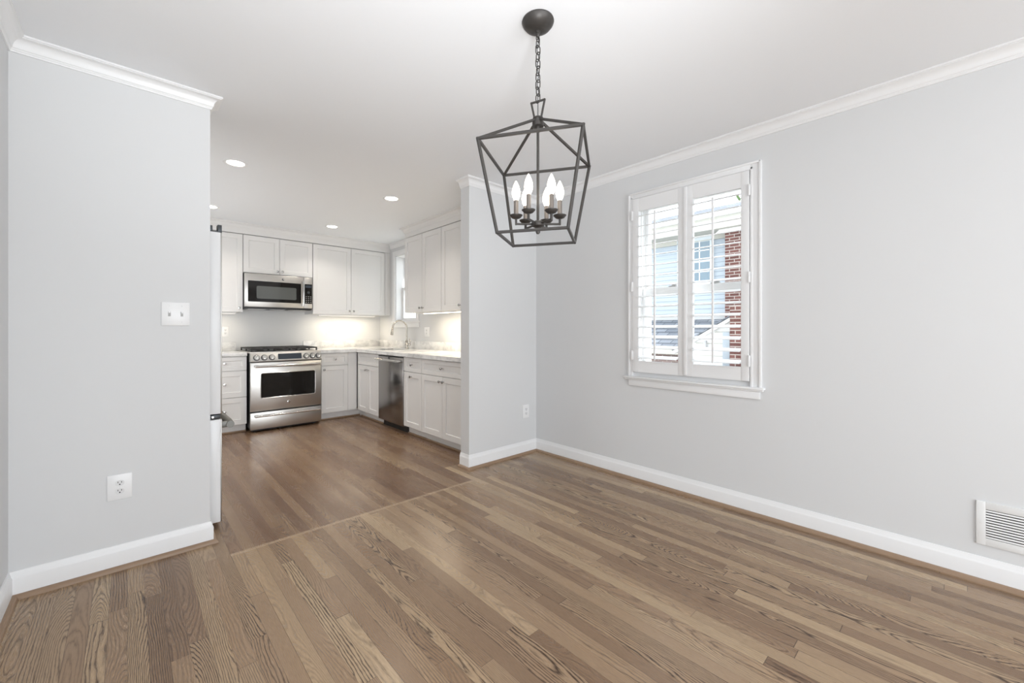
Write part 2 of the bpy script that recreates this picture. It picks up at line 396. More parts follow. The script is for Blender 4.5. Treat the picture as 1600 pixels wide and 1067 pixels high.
# baseboards with an oak shoe
BASE = [(0, 0), (0.014, 0), (0.014, 0.086), (0.0125, 0.092), (0.009, 0.097), (0.008, 0.105), (0.005, 0.111), (0.004, 0.117), (0, 0.117)]
SHOE = [(0.014, 0), (0.034, 0), (0.0335, 0.006), (0.031, 0.012), (0.026, 0.017), (0.020, 0.0195), (0.014, 0.020)]
def baseboard(name, path, label):
    o = struct(name, MB().sweep(BASE, path), M_trim, label, 'baseboard')
    MB().sweep(SHOE, path).build('shoe_molding', M_shoe, o); return o
baseboard('baseboard_left', [(XL, 1.0), (XL, YD), (XE, YD), (XE, YK)], 'white baseboard along the left wall with oak shoe')
baseboard('baseboard_right', [(XP, YK), (XP, YD), (XR, YD), (XR, -3.2)], 'white baseboard around the partition and along the window wall')
def crown_prof(p, drop, z=H):
    pr = [(0, z-drop), (0.006, z-drop), (0.0075, z-drop+0.006), (0.010, z-drop+0.009), (0.0105, z-drop+0.014), (0.0135, z-drop+0.016)]
    for k in range(7):
        t = k/6; pr.append((0.0145+(p-0.0145-0.008)*(1-math.cos(t*math.pi/2)), z-drop+0.018+(drop-0.018-0.014)*math.sin(t*math.pi/2)))
    pr += [(p-0.005, z-0.013), (p-0.005, z-0.010), (p, z-0.008), (p, z), (0, z)]
    return pr
struct('trim_1', MB().sweep(crown_prof(0.052, 0.066), [(XL, 1.0), (XL, YD), (XE, YD), (XE, YK)]), M_trim, 'white crown molding on the left wall ending at the kitchen opening', 'crown molding', 25)
struct('trim_2', MB().sweep(crown_prof(0.052, 0.066), [(XP, YK), (XP, YD), (XR, YD), (XR, -3.2)]), M_trim, 'white crown molding over partition and window wall', 'crown molding', 25)

# ------------------------------------------------------------------ dining window with shutters
def window_1():
    ya, yb, za, zb = W1; x = XR
    # casing: flat board plus raised outer bead (one mitred frame)
    mb = MB()
    def frame(mb, y0, y1, z0, z1, ww, x0, x1, bottom=True, bev=0.002):
        mb.box(x0, x1, y0, y0+ww, z0, z1, bev); mb.box(x0, x1, y1-ww, y1, z0, z1, bev)
        mb.box(x0, x1, y0+ww, y1-ww, z1-ww, z1, bev)
        if bottom: mb.box(x0, x1, y0+ww, y1-ww, z0, z0+ww, bev)
    root = thing('window_1', 'white framed window with plantation shutters in the right wall', 'window', (0, 0, 0)); root['kind'] = 'structure'
    mb = MB(); y0, y1, z0, z1 = 0.826, 1.738, 0.800, 2.226
    for (a, b) in ((y0, 0.888), (1.701, y1)): mb.box(x-0.016, x, a, b, z0, z1-0.0005, 0.002)
    mb.box(x-0.0165, x, 0.886, 1.703, 2.180, z1, 0.002)
    mb.box(x-0.024, x, y0-0.001, y0+0.014, z0, z1, 0.004); mb.box(x-0.024, x, y1-0.014, y1+0.001, z0, z1, 0.004)
    mb.box(x-0.024, x, y0, y1, z1-0.013, z1+0.001, 0.004)
    mb.box(x-0.020, x, 0.872, 0.889, z0, 2.196, 0.004); mb.box(x-0.020, x, 1.700, 1.717, z0, 2.196, 0.004); mb.box(x-0.020, x, 0.872, 1.717, 2.179, 2.196, 0.004)
    mb.build('casing', M_trim, root)
    MB().box(x-0.045, x+0.05, 0.808, 1.772, 0.793, 0.806, 0.004).box(x-0.03, x, 0.815, 1.765, 0.780, 0.793, 0.005).build('stool', M_trim, root)
    MB().box(x-0.016, x, 0.836, 1.738, 0.732, 0.780, 0.002).build('apron', M_trim, root)
    # lining of the deep opening
    mb = MB(); t = 0.012
    mb.box(x+0.001, XO, ya, ya+t, za, zb); mb.box(x+0.001, XO, yb-t, yb, za, zb); mb.box(x+0.001, XO, ya, yb, zb-t, zb); mb.box(x+0.001, XO+0.03, ya, yb, za, za+t)
    for xx in (3.055, 3.10, 3.145):                # sash tracks
        mb.box(xx, xx+0.008, yb-t-0.010, yb-t, za, zb); mb.box(xx, xx+0.008, ya+t, ya+t+0.010, za, zb)
    mb.build('jamb', M_trim, root)
    # double hung sashes
    def sash(z0, z1, x0, name, rail_b, rail_t):
        f = MB(); s = 0.034
        f.box(x0, x0+0.032, ya+t, ya+t+s, z0, z1, 0.002); f.box(x0, x0+0.032, yb-t-s, yb-t, z0, z1, 0.002)
        f.box(x0, x0+0.032, ya+t+s, yb-t-s, z0, z0+rail_b, 0.002); f.box(x0, x0+0.032, ya+t+s, yb-t-s, z1-rail_t, z1, 0.002)
        o = f.build(name, M_trim, root)
        MB().box(x0+0.013, x0+0.019, ya+t+s-0.004, yb-t-s+0.004, z0+rail_b-0.004, z1-rail_t+0.004).build('glass_pane', M_glass, o, 0)
    sash(0.850, 1.492, 3.065, 'lower_sash', 0.06, 0.052); sash(1.452, 2.170, 3.11, 'upper_sash', 0.045, 0.05)
    for yy in (1.145, 1.445):
        l = MB().box(3.063, 3.097, yy-0.028, yy+0.028, 1.493, 1.500, 0.002).box(3.070, 3.085, yy-0.03, yy+0.005, 1.500, 1.510, 0.003)
        l.cyl((3.078, yy, 1.498), (3.078, yy, 1.512), 0.009).build('sash_lock', M_gray, root)
    return root
window_1()

def shutter(name, label, y0, y1, sl, sr, rod_y, hinge_y, hsign):
    """panel between y0<y1; sl = stile width on the low-Y side, sr on the high-Y side"""
    xf, xb = 2.937, 2.965
    root = thing(name, label, 'shutter', (2.951, (y0+y1)/2, 0.84), 0, 'plantation shutter panels')
    ox, oy, oz = root.location
    def L(mb, n, m, sm=35):
        o = mb.build(n, m, root, sm); o.data.transform(Matrix.Translation((-ox, -oy, -oz))); return o
    L(MB().box(xf, xb, y0, y0+sl, 0.842, 2.176, 0.002), 'stile', M_trim); L(MB().box(xf, xb, y1-sr, y1, 0.842, 2.176, 0.002), 'stile', M_trim)
    L(MB().box(xf+0.001, xb-0.001, y0+sl, y1-sr, 2.076, 2.176), 'top_rail', M_trim); L(MB().box(xf+0.001, xb-0.001, y0+sl, y1-sr, 0.842, 0.928), 'bottom_rail', M_trim)
    n = 15; zt = 2.040; dz = 0.0772
    prof = []
    for k in range(20):
        a = 2*math.pi*k/20; px, pz = 0.0445*math.cos(a), 0.0042*math.sin(a)
        t = R(-13)                                    # room-side edge tipped down
        prof.append((px*math.cos(t)+pz*math.sin(t), -px*math.sin(t)+pz*math.cos(t)))
    lv = MB().prism([(p[0], p[1]) for p in prof], y0+sl+0.002-oy, y1-sr-0.002-oy, 'Y').build('louver', M_trim, root, 50)
    lv.location = (0.0, 0, zt-oz)
    for k in range(1, n): dupe(lv, root, (0.0, 0, zt-k*dz-oz))
    L(MB().box(2.893, 2.904, rod_y-0.0065, rod_y+0.0065, 0.945, 2.045, 0.003), 'tilt_rod', M_trim)
    for hz in (2.05, 1.50, 0.97):
        L(MB().box(2.928, 2.938, hinge_y-0.007, hinge_y+0.007, hz-0.035, hz+0.035, 0.002).cyl((2.930, hinge_y, hz-0.036), (2.930, hinge_y, hz+0.036), 0.0045), 'hinge', M_trim)
    return root
shutter('shutter_panel', 'right-hand white shutter panel, brick wall seen between its louvers', 0.892, 1.2895, 0.046, 0.0505, 1.094, 0.890, -1)
sp_ = shutter('shutter_panel', 'left-hand white shutter panel of the dining window, nearer the corner', 1.2915, 1.698, 0.0525, 0.051, 1.498, 1.700, 1)
a_ = MB().box(2.926, 2.9365, 1.276, 1.300, 0.846, 2.172, 0.003).build('astragal', M_trim, sp_)
a_.data.transform(Matrix.Translation(-Vector(sp_.location)))

# ------------------------------------------------------------------ kitchen window
def window_2():
    ya, yb, za, zb = W2; x = XR
    root = thing('window_2', 'bright narrow kitchen window above the sink, partly behind the upper cabinets', 'window'); root['kind'] = 'structure'
    mb = MB(); c = 0.068
    mb.box(x-0.018, x, ya-c, ya, za-0.02, zb+c, 0.002); mb.box(x-0.018, x, yb, yb+c, za-0.02, zb+c, 0.002); mb.box(x-0.018, x, ya, yb, zb, zb+c, 0.002)
    mb.build('casing', M_trim, root)
    MB().box(x-0.035, x+0.06, ya-c-0.01, yb+c+0.01, za-0.02, za, 0.003).build('stool', M_trim, root)
    MB().box(x-0.016, x, ya-c, yb+c, za-0.085, za-0.02, 0.002).build('apron', M_trim, root)
    mb = MB(); t = 0.012
    mb.box(x+0.001, XO, ya, ya+t, za, zb); mb.box(x+0.001, XO, yb-t, yb, za, zb); mb.box(x+0.001, XO, ya, yb, zb-t, zb); mb.box(x+0.061, XO+0.03, ya, yb, za, za+t)
    mb.build('jamb', M_trim, root)
    for n_, z0, z1, x0 in (('lower_sash', za+t, 1.79, 3.065), ('upper_sash', 1.75, zb-t, 3.11)):
        f = MB(); s = 0.034
        f.box(x0, x0+0.032, ya+t, ya+t+s, z0, z1, 0.002); f.box(x0, x0+0.032, yb-t-s, yb-t, z0, z1, 0.002)
        f.box(x0, x0+0.032, ya+t+s, yb-t-s, z0, z0+0.04, 0.002); f.box(x0, x0+0.032, ya+t+s, yb-t-s, z1-0.04, z1, 0.002)
        o = f.build(n_, M_trim, root)
        MB().box(x0+0.013, x0+0.019, ya+t+s-0.004, yb-t-s+0.004, z0+0.036, z1-0.036).build('glass_pane', M_glass, o, 0)
    MB().box(3.050, 3.065, 4.99, 5.02, 1.336, 1.343, 0.002).build('sash_lift', M_hinge, root)
window_2()

# ------------------------------------------------------------------ wall plates and vent (built facing -Y)
def plate_base(mb, w, h):
    t = 0.006
    mb.box(-w/2, w/2, -t, 0, -h/2, h/2, 0.0025)
def switch_plate(label, loc, rz):
    r = thing('switch_plate', label, 'light switch', loc, rz)
    mb = MB(); plate_base(mb, 0.118, 0.122); mb.build('plate', M_plastic, r)
    for sx in (-0.026, 0.026):
        MB().box(sx-0.0055, sx+0.0055, -0.0066, -0.004, -0.0125, 0.0125, 0.0008).build('toggle_slot', M_gray, r)
        t = MB().box(-0.0038, 0.0038, -0.014, 0, -0.004, 0.006, 0.0012, 2, Matrix.Translation((sx, -0.005, 0.001)) @ Matrix.Rotation(R(-28), 4, 'X')); t.build('toggle', M_plastic, r)
        for z in (-0.042, 0.042): MB().cyl((sx, -0.0075, z), (sx, -0.005, z), 0.003).build('screw', M_recep, r)
    return r
def outlet(label, loc, rz, w=0.092, h=0.122, group=None):
    r = thing('wall_outlet', label, 'outlet', loc, rz, group)
    mb = MB(); plate_base(mb, w, h); mb.build('plate', M_plastic, r)
    for z in (0.0195, -0.0195):
        q = MB().prism([(max(-0.0165, min(0.0165, 0.0185*math.cos(a))), z+0.0145*math.sin(a)) for a in [2*math.pi*k/28 for k in range(28)]], -0.0085, -0.004, 'Y').build('receptacle', M_recep, r)
        s = MB().box(-0.0078, -0.0055, -0.0089, -0.007, z+0.000, z+0.008).box(0.0052, 0.0078, -0.0089, -0.007, z+0.0005, z+0.0075)
        s.cyl((0, -0.0089, z-0.0065), (0, -0.007, z-0.0065), 0.003, n=10); s.build('slots', M_slot, q)
    MB().cyl((0, -0.0078, 0), (0, -0.005, 0), 0.0028).build('screw', M_recep, r)
    return r
switch_plate('white double toggle switch plate on the wall left of the kitchen opening', (0.189, YD, 1.250), 0)
outlet('white duplex outlet low on the left wall, beneath the switch plate', (-0.028, YD, 0.400), 0)
outlet('small white outlet low on the partition beside the dining room corner', (2.817, YD, 0.397), 0, 0.086, 0.125)
outlet('white outlet on the kitchen back wall left of the range, beside the fridge', (0.905, YB_, 1.142), 0, 0.078, 0.12)
outlet('white outlet on the kitchen back wall right of the range', (2.172, YB_, 1.157), 0, 0.09, 0.12)
outlet('white outlet on the sink wall right of the faucet', (XR, 4.69, 1.138), R(-90), 0.115, 0.122)

def vent():
    r = thing('wall_vent', 'white metal wall vent with horizontal slats above the right baseboard', 'vent', (XR, -0.044, 0.175), R(-90))
    w, h = 0.36, 0.20; a, b, c, d = 0.030, w-0.030, 0.034, h-0.034
    mb = MB()
    mb.box(0, a, -0.009, 0, 0, h, 0.0025); mb.box(b, w, -0.009, 0, 0, h, 0.0025); mb.box(a-0.002, b+0.002, -0.0088, 0, 0.0, c, 0.002); mb.box(a-0.002, b+0.002, -0.0088, 0, d, h, 0.002)
    mb.build('frame', M_vent, r)
    MB().box(a, b, -0.0015, -0.0005, c, d).build('duct_opening', M_ventdark, r)
    n = 11; p = (d-c)/n
    s0 = MB().box(a, b, -0.0012, 0.0012, -0.0037, 0.0037, 0.0006, 1, Matrix.Rotation(R(-14), 4, 'X')).build('slat', M_vent, r)
    s0.location = (0, -0.0072, c+p*0.5)
    for k in range(1, n): dupe(s0, r, (0, -0.0072, c+p*(k+0.5)))
    for z in (h*0.5,): MB().cyl((0.015, -0.0105, z), (0.015, -0.008, z), 0.0035).build('screw', M_recep, r)
vent()

# ------------------------------------------------------------------ pendant lantern
def lantern():
    cx, cy = 1.2645, 1.158
    r = thing('pendant_lantern', 'dark iron cage lantern with six glowing candle bulbs hanging from the ceiling', 'pendant light', (cx, cy, 1.55), 0)
    oz = 1.55; z = lambda v: v-oz
    MB().lathe([(0, z(2.44)), (0.064, z(2.44)), (0.066, z(2.434)), (0.063, z(2.426)), (0.052, z(2.412)), (0.034, z(2.402)), (0.016, z(2.398)), (0, z(2.397))], n=40).build('canopy', M_bronze, r)
    MB().lathe([(0.006, z(2.40)), (0.010, z(2.397)), (0.010, z(2.39)), (0.0075, z(2.388)), (0.0085, z(2.384)), (0.0075, z(2.376)), (0.004, z(2.372)), (0, z(2.372))]).tube([(0.012*math.cos(t)*0.8, 0, z(2.366)+0.013*math.sin(t)) for t in [2*math.pi*k/16 for k in range(16)]], 0.0022, 8, True).build('canopy_loop', M_bronze, r)
    n = 9; z1 = 2.362; z0 = 2.106; st = (z1-z0)/n
    first = None
    for k in range(n):
        if first is None:
            hl, hw = st*0.66, 0.0105; pts = []
            for i in range(20):
                t = 2*math.pi*i/20; pts.append((hw*math.cos(t), 0, (hl-hw)*(1 if math.sin(t) > 0 else -1)*(1 if abs(math.sin(t)) > 1e-6 else 0)+hw*math.sin(t)))
            first = MB().tube(pts, 0.0021, 8, True).build('chain_link', M_bronze, r); o = first
        else: o = dupe(first, r)
        o.location = (0, 0, z(z1-st*(k+0.5))); o.rotation_euler = (0, 0, R(87+(90 if k % 2 else 0)+random.uniform(-14, 14)))
    pts = []
    for k in range(40):
        t = k/39; zz = 2.385+(2.045-2.385)*t; e_ = 0.0035*min(1, max(0, (zz-2.11)/0.03)); pts.append((e_*math.sin(t*30), e_*math.cos(t*30), z(zz)))
    MB().tube(pts, 0.0016, 6).build('cord', M_black, r)
    # trapezoid loop
    ang = R(32.5); ca, sa = math.cos(ang), math.sin(ang)
    def rot(x, y, zz): return (x*ca-y*sa, x*sa+y*ca, z(zz))
    la = R(-72); lc, ls = math.cos(la), math.sin(la)
    lp = lambda u, zz: (u*lc, u*ls, z(zz))
    MB().bar(lp(-0.016, 2.045), lp(-0.030, 2.108), 0.007).bar(lp(0.016, 2.045), lp(0.030, 2.108), 0.007).bar(lp(-0.030, 2.108), lp(0.030, 2.108), 0.007).build('hanging_loop', M_bronze, r)
    MB().lathe([(0, z(2.047)), (0.010, z(2.046)), (0.021, z(2.040)), (0.021, z(2.036)), (0.018, z(2.034)), (0.018, z(2.022)), (0.0235, z(2.020)), (0.0235, z(2.004)), (0, z(2.003))], n=28).build('hub', M_bronze, r)
    wt, wb, zt, zb, a = 0.392/2, 0.274/2, 1.8935, 1.547, 0.0105
    C = [(-1, -1), (1, -1), (1, 1), (-1, 1)]
    T = [rot(i*wt, j*wt, zt) for i, j in C]; Bt = [rot(i*wb, j*wb, zb) for i, j in C]
    for nm, Q in (('top_ring', T), ('bottom_ring', Bt)):
        mb = MB()
        for k in range(4): mb.bar(Q[k], Q[(k+1) % 4], a)
        mb.build(nm, M_bronze, r)
    for k in range(4):
        MB().bar(T[k], Bt[k], a).build('side_bar', M_bronze, r)
        i, j = C[k]; MB().bar(rot(i*0.013, j*0.013, 2.028), T[k], a*0.95).build('roof_bar', M_bronze, r)
    MB().cyl((0, 0, z(2.005)), (0, 0, z(1.60)), 0.0055).lathe([(0.009, z(2.004)), (0.009, z(1.985)), (0.0065, z(1.98))]).build('stem', M_bronze, r)
    MB().lathe([(0, z(1.618)), (0.014, z(1.616)), (0.026, z(1.610)), (0.029, z(1.602)), (0.026, z(1.594)), (0.012, z(1.588)), (0.006, z(1.587)), (0.005, z(1.580)), (0.009, z(1.576)), (0.0095, z(1.570)), (0.006, z(1.563)), (0, z(1.561))], n=28).build('finial_hub', M_bronze, r)
    rad = 0.090; first = None
    for k in range(6):
        t = R(-41.6+60*k); px, py = rad*math.cos(t), rad*math.sin(t)
        if first is None:
            arm = MB().bar((0.02, 0, z(1.603)), (rad, 0, z(1.603)), 0.0072).bar((rad, 0, z(1.603)), (rad, 0, z(1.628)), 0.0085).build('arm', M_bronze, r)
            cup = MB().lathe([(0, z(1.624)), (0.008, z(1.624)), (0.018, z(1.628)), (0.0265, z(1.637)), (0.027, z(1.6395)), (0.025, z(1.6395)), (0.012, z(1.636)), (0, z(1.636))]).build('bobeche', M_bronze, r)
            sl = MB().lathe([(0.0095, z(1.634)), (0.0095, z(1.698)), (0.0085, z(1.700)), (0, z(1.700))], n=18).build('candle_sleeve', M_sleeve, r)
            bu = MB().lathe([(0, z(1.698)), (0.008, z(1.699)), (0.0105, z(1.705)), (0.0155, z(1.718)), (0.0172, z(1.730)), (0.0158, z(1.745)), (0.0115, z(1.760)), (0.006, z(1.772)), (0.0022, z(1.780)), (0, z(1.782))], n=20).build('candle_bulb', M_bulb, r)
            first = (arm, cup, sl, bu)
            parts = first
        else: parts = [dupe(o, r) for o in first]
        parts[0].rotation_euler = (0, 0, t)
        for o in parts[1:]: o.location = (px, py, 0)
lantern()

# ------------------------------------------------------------------ recessed ceiling lights
def downlights():
    spots = [((0.618, 3.682), 'round recessed ceiling light nearest the left wall end, largest of the four'),
             ((1.918, 3.674), 'round recessed ceiling light in front of the right upper cabinets'),
             ((1.892, 5.161), 'round recessed ceiling light above the floor in front of the range'),
             ((0.640, 5.158), 'round recessed ceiling light half hidden behind the left wall edge above the fridge')]
    root = None
    for (x, y), lab in spots:
        if root is None:
            root = thing('recessed_light', lab, 'ceiling light', (x, y, H), 0, 'recessed kitchen ceiling lights')
            MB().lathe([(0.083, 0), (0.083, -0.003), (0.079, -0.005), (0.066, -0.004), (0.060, -0.002), (0.058, 0)], n=40).build('trim_ring', M_trim, root)
            MB().lathe([(0.0, -0.0025), (0.05, -0.002), (0.059, -0.0012), (0.059, 0.0), (0, 0)], n=36).build('lens', M_lens, root)
        else: dup_tree(root, (x, y, H), 0, lab)
        area('downlight_beam', (x, y, H-0.012), (x, y, 0), 0.10, 0.10, 4.0, (1.0, 0.93, 0.84), None, 'DISK', 125)
downlights()

# ------------------------------------------------------------------ cabinets
def knob(parent, x, z, yf):
    Mx = Matrix.Translation((x, yf, z)) @ Matrix.Rotation(R(90), 4, 'X')
    MB().lathe([(0.0075, 0), (0.0065, 0.004), (0.0055, 0.012), (0.009, 0.017), (0.0145, 0.021), (0.015, 0.024), (0.012, 0.027), (0, 0.0285)], Mx, 16).build('knob', M_knob, parent)
def cabinet(name, label, loc, rz, w, z0, z1, d, fronts, toe=False, group=None, filler=None, cat='cabinet', toe_back=0.05, toe_l=0, toe_r=0, ctop=None, toe_ret=None):
    """local frame: x along the face, door fronts at y=0, depth to +y. fronts: (kind,x0,x1,za,zb,knob_x,knob_z)"""
    r = thing(name, label, cat, loc, rz, group)
    MB().box(0.001, w-0.001, 0.0215, d, z0, ctop or z1).build('carcass', M_cab, r)
    for kind, xa, xb, za, zb, kx, kz in fronts:
        rail = 0.057 if (zb-za) > 0.25 else 0.042
        o = MB().shaker(xa, xb, za, zb, 0.0, 0.02, rail).build(kind, M_cab, r, 20)
        if kx is not None: knob(o, kx, kz, 0.0)
    if filler: MB().box(filler[0], filler[1], 0.001, 0.022, z0+0.002, z1-0.002).build('filler_strip', M_cab, r)
    if toe:
        t = MB().box(-toe_l, w+toe_r, toe_back+0.02, toe_back+0.04, 0.0, z0)
        if toe_ret: t.box(toe_ret, toe_ret+0.015, 0.0, toe_back+0.03, 0.0, z0)
        t = t.build('toe_kick', M_cab, r)
        MB().box(-toe_l, w+toe_r, toe_back+0.004, toe_back+0.02, 0.0, 0.018, 0.004).build('shoe_molding', M_shoe, t)
    return r
G = 0.0025
YU, XU, YBs, XBs = 5.71, 2.61, 5.40, 2.31
UZ0, UZ1 = 1.378, 2.312
DU = YB_-YU-0.002
gU = 'white shaker upper cabinets'; gB = 'white shaker base cabinets'
x0 = 0.60
cabinet('upper_cabinet', 'white upper cabinet left of the microwave, beside the fridge', (x0, YU, 0), 0, 1.034-x0, UZ0, UZ1, DU,
        [('door', 0.002, 0.432, UZ0, UZ1-0.004, 0.392, 1.425)], group=gU)
cabinet('upper_cabinet', 'short white two-door upper cabinet above the microwave', (1.036, YU, 0), 0, 0.801, 1.857, UZ1, DU,
        [('door', G, 0.3985, 1.857, UZ1-0.004, 0.372, 1.897), ('door', 0.4025, 0.799, 1.857, UZ1-0.004, 0.431, 1.897)], group=gU)
cabinet('upper_cabinet', 'white two-door upper cabinet on the back wall right of the microwave', (1.839, YU, 0), 0, 1.034, UZ0, UZ1, DU,
        [('door', G, 0.517, UZ0, UZ1-0.004, 0.489, 1.425), ('door', 0.521, 1.031, UZ0, UZ1-0.004, 0.549, 1.425)], group=gU)
cabinet_fill = MB().box(2.8745, 2.961, YU+0.004, YB_-0.004, UZ0, UZ1).build('filler_strip', M_cab)
cabinet_fill.parent = [o for o in bpy.data.objects if o.get('label') == 'white two-door upper cabinet on the back wall right of the microwave'][0]
cabinet_fill.data.transform(Matrix.Translation((-1.839, -YU, 0)))
DUx = XR-XU-0.002
cabinet('upper_cabinet', 'white two-door upper cabinet right of the kitchen window', (XU, 4.652, 0), R(-90), 0.812, UZ0, UZ1, DUx,
        [('door', G, 0.408, UZ0, UZ1-0.004, 0.378, 1.425), ('door', 0.412, 0.810, UZ0, UZ1-0.004, 0.442, 1.425)], group=gU)
cabinet('upper_cabinet', 'white upper cabinet next to the partition wall end', (XU, 3.838, 0), R(-90), 0.978, UZ0, UZ1, DUx,
        [('door', G, 0.379, UZ0, UZ1-0.004, 0.352, 1.425), ('door', 0.383, 0.760, UZ0, UZ1-0.004, 0.410, 1.425)], group=gU, filler=(0.763, 0.976))
# base cabinets
BZ0, BZ1 = 0.098, 0.866; DB = YB_-YBs-0.004; DR = XR-XBs-0.004; D1 = 0.704; TZ = BZ1-0.006
cabinet('base_cabinet', 'white three-drawer base cabinet left of the range', (0.58, YBs, 0), 0, 0.437, BZ0, BZ1, DB,
        [('drawer', G, 0.435, 0.708, TZ, 0.219, 0.79), ('drawer', G, 0.435, 0.408, 0.702, 0.219, 0.558), ('drawer', G, 0.435, BZ0, 0.402, 0.219, 0.255)], True, gB)
cabinet('base_cabinet', 'white base cabinet right of the range, in the corner', (1.842, YBs, 0), 0, 0.467, BZ0, BZ1, DB,
        [('drawer', G, 0.345, 0.707, TZ, 0.173, 0.785), ('door', G, 0.345, BZ0, 0.701, 0.032, 0.655)], True, gB, (0.348, 0.466), toe_r=0.070, toe_ret=0.538)
cabinet('base_cabinet', 'white two-door sink base cabinet left of the dishwasher', (XBs, 5.378, 0), R(-90), 0.622, BZ0, BZ1, DR,
        [('false_front', G, 0.620, 0.707, TZ, None, None), ('door', G, 0.3085, BZ0, 0.701, 0.277, 0.648), ('door', 0.3125, 0.620, BZ0, 0.701, 0.346, 0.648)], True, gB, toe_l=0.020, ctop=0.695)
cabinet('base_cabinet', 'narrow white base cabinet right of the dishwasher', (XBs, 4.139, 0), R(-90), 0.373, BZ0, BZ1, DR,
        [('drawer', G, 0.3715, 0.707, TZ, 0.186, 0.785), ('door', G, 0.3715, BZ0, 0.701, 0.17, 0.655)], True, gB)
cabinet('base_cabinet', 'wide white base cabinet next to the partition wall end', (XBs, 3.765, 0), R(-90), 0.911, BZ0, BZ1, DR,
        [('drawer', G, 0.762, 0.707, TZ, 0.383, 0.785), ('door', G, 0.3815, BZ0, 0.701, 0.352, 0.655), ('door', 0.3845, 0.762, BZ0, 0.701, 0.412, 0.655)], True, gB, (0.765, 0.909))
# frieze and crown over the cabinets
FR = [(0, 2.316), (0.0, 2.44), (-0.018, 2.44), (-0.018, 2.316)]
pk = [(0.60, YU+0.002), (2.961, YU+0.002)]
struct('trim_3', MB().sweep([(0, 2.316), (0, 2.438), (-0.02, 2.438), (-0.02, 2.316)], pk).sweep(crown_prof(0.052, 0.066), pk), M_cab, 'white frieze and crown above the back wall cabinets', 'crown molding', 25)
pr_ = [(XR, 4.652), (XU+0.002, 4.652), (XU+0.002, YK)]
struct('trim_4', MB().sweep([(0, 2.316), (0, 2.438), (-0.02, 2.438), (-0.02, 2.316)], pr_).sweep(crown_prof(0.052, 0.066), pr_), M_cab, 'white frieze and crown above the right wall cabinets', 'crown molding', 25)
struct('trim_5', MB().sweep(crown_prof(0.052, 0.066), [(XR, YU), (XR, 4.72)]), M_trim, 'white crown above the kitchen window', 'crown molding', 25)

# countertops
CZ0, CZ1 = 0.868, 0.908
def counters():
    r = thing('countertop', 'white marble countertop left of the range', 'countertop', (0.58, 5.373, CZ0))
    MB().box(0, 0.436, 0, YB_-5.373, 0, CZ1-CZ0, 0.003).build('slab', M_marble, r)
    MB().box(0, 0.436, YB_-5.373-0.02, YB_-5.373-0.001, CZ1-CZ0, CZ1-CZ0+0.102, 0.002).build('backsplash', M_marble, r)
    r = thing('countertop', 'L-shaped white marble countertop around the sink corner', 'countertop', (1.815, 5.373, CZ0))
    ox, oy = 1.815, 5.373
    X = lambda v: v-ox
    Y = lambda v: v-oy
    t = CZ1-CZ0
    sx0, sx1, sy0, sy1 = 2.40, 2.76, 4.80, 5.28
    mb = MB()
    # one slab with the sink hole: grid of cells joined edge to edge
    xs = [1.815, 2.283, sx0, sx1, XR-0.001]; ys = [YK+0.001, sy0, sy1, 5.373, YB_-0.001]
    bm = mb.bm; V = {}
    def inside(i, j):
        if i == 0: return j == 3
        if i == 2 and j == 1: return False
        return True
    cells = [(i, j) for i in range(4) for j in range(4) if inside(i, j)]
    def v(i, j, k):
        if (i, j, k) not in V: V[(i, j, k)] = bm.verts.new((X(xs[i]), Y(ys[j]), t if k else 0))
        return V[(i, j, k)]
    for i, j in cells:
        bm.faces.new((v(i, j, 1), v(i+1, j, 1), v(i+1, j+1, 1), v(i, j+1, 1))); bm.faces.new((v(i, j, 0), v(i, j+1, 0), v(i+1, j+1, 0), v(i+1, j, 0)))
        for (di, dj, p, q) in ((-1, 0, (i, j), (i, j+1)), (1, 0, (i+1, j+1), (i+1, j)), (0, -1, (i+1, j), (i, j)), (0, 1, (i, j+1), (i+1, j+1))):
            if (i+di, j+dj) not in cells:
                bm.faces.new((v(*p, 1), v(*q, 1), v(*q, 0), v(*p, 0)))
    bmesh.ops.recalc_face_normals(bm, faces=bm.faces[:])
    mb.build('slab', M_marble, r, 20)
    MB().box(X(1.815), X(XR-0.001), Y(YB_-0.02), Y(YB_-0.001), t, t+0.102, 0.002).build('backsplash', M_marble, r)
    MB().box(X(XR-0.02), X(XR-0.001), Y(YK+0.001), Y(YB_-0.021), t, t+0.102, 0.002).build('backsplash', M_marble, r)
    # undermount sink
    s = thing('kitchen_sink', 'undermount steel sink set into the counter below the kitchen window', 'sink', ((sx0+sx1)/2, (sy0+sy1)/2, 0.70))
    wx, wy = (sx1-sx0)/2, (sy1-sy0)/2; zb, zt = 0.0, CZ0-0.70-0.001; b = MB()
    o_, th = 0.004, 0.004
    b.box(-wx-o_-th, -wx-o_, -wy-o_, wy+o_, zb, zt); b.box(wx+o_, wx+o_+th, -wy-o_, wy+o_, zb, zt)
    b.box(-wx-o_-th, wx+o_+th, -wy-o_-th, -wy-o_, zb, zt); b.box(-wx-o_-th, wx+o_+th, wy+o_, wy+o_+th, zb, zt); b.box(-wx-o_, wx+o_, -wy-o_, wy+o_, zb, zb+th)
    b.build('basin', M_steel, s); MB().lathe([(0, zb+th), (0.045, zb+th), (0.045, zb+th+0.003), (0.03, zb+th+0.001), (0, zb+th+0.001)]).build('drain', M_chrome, s)
counters()

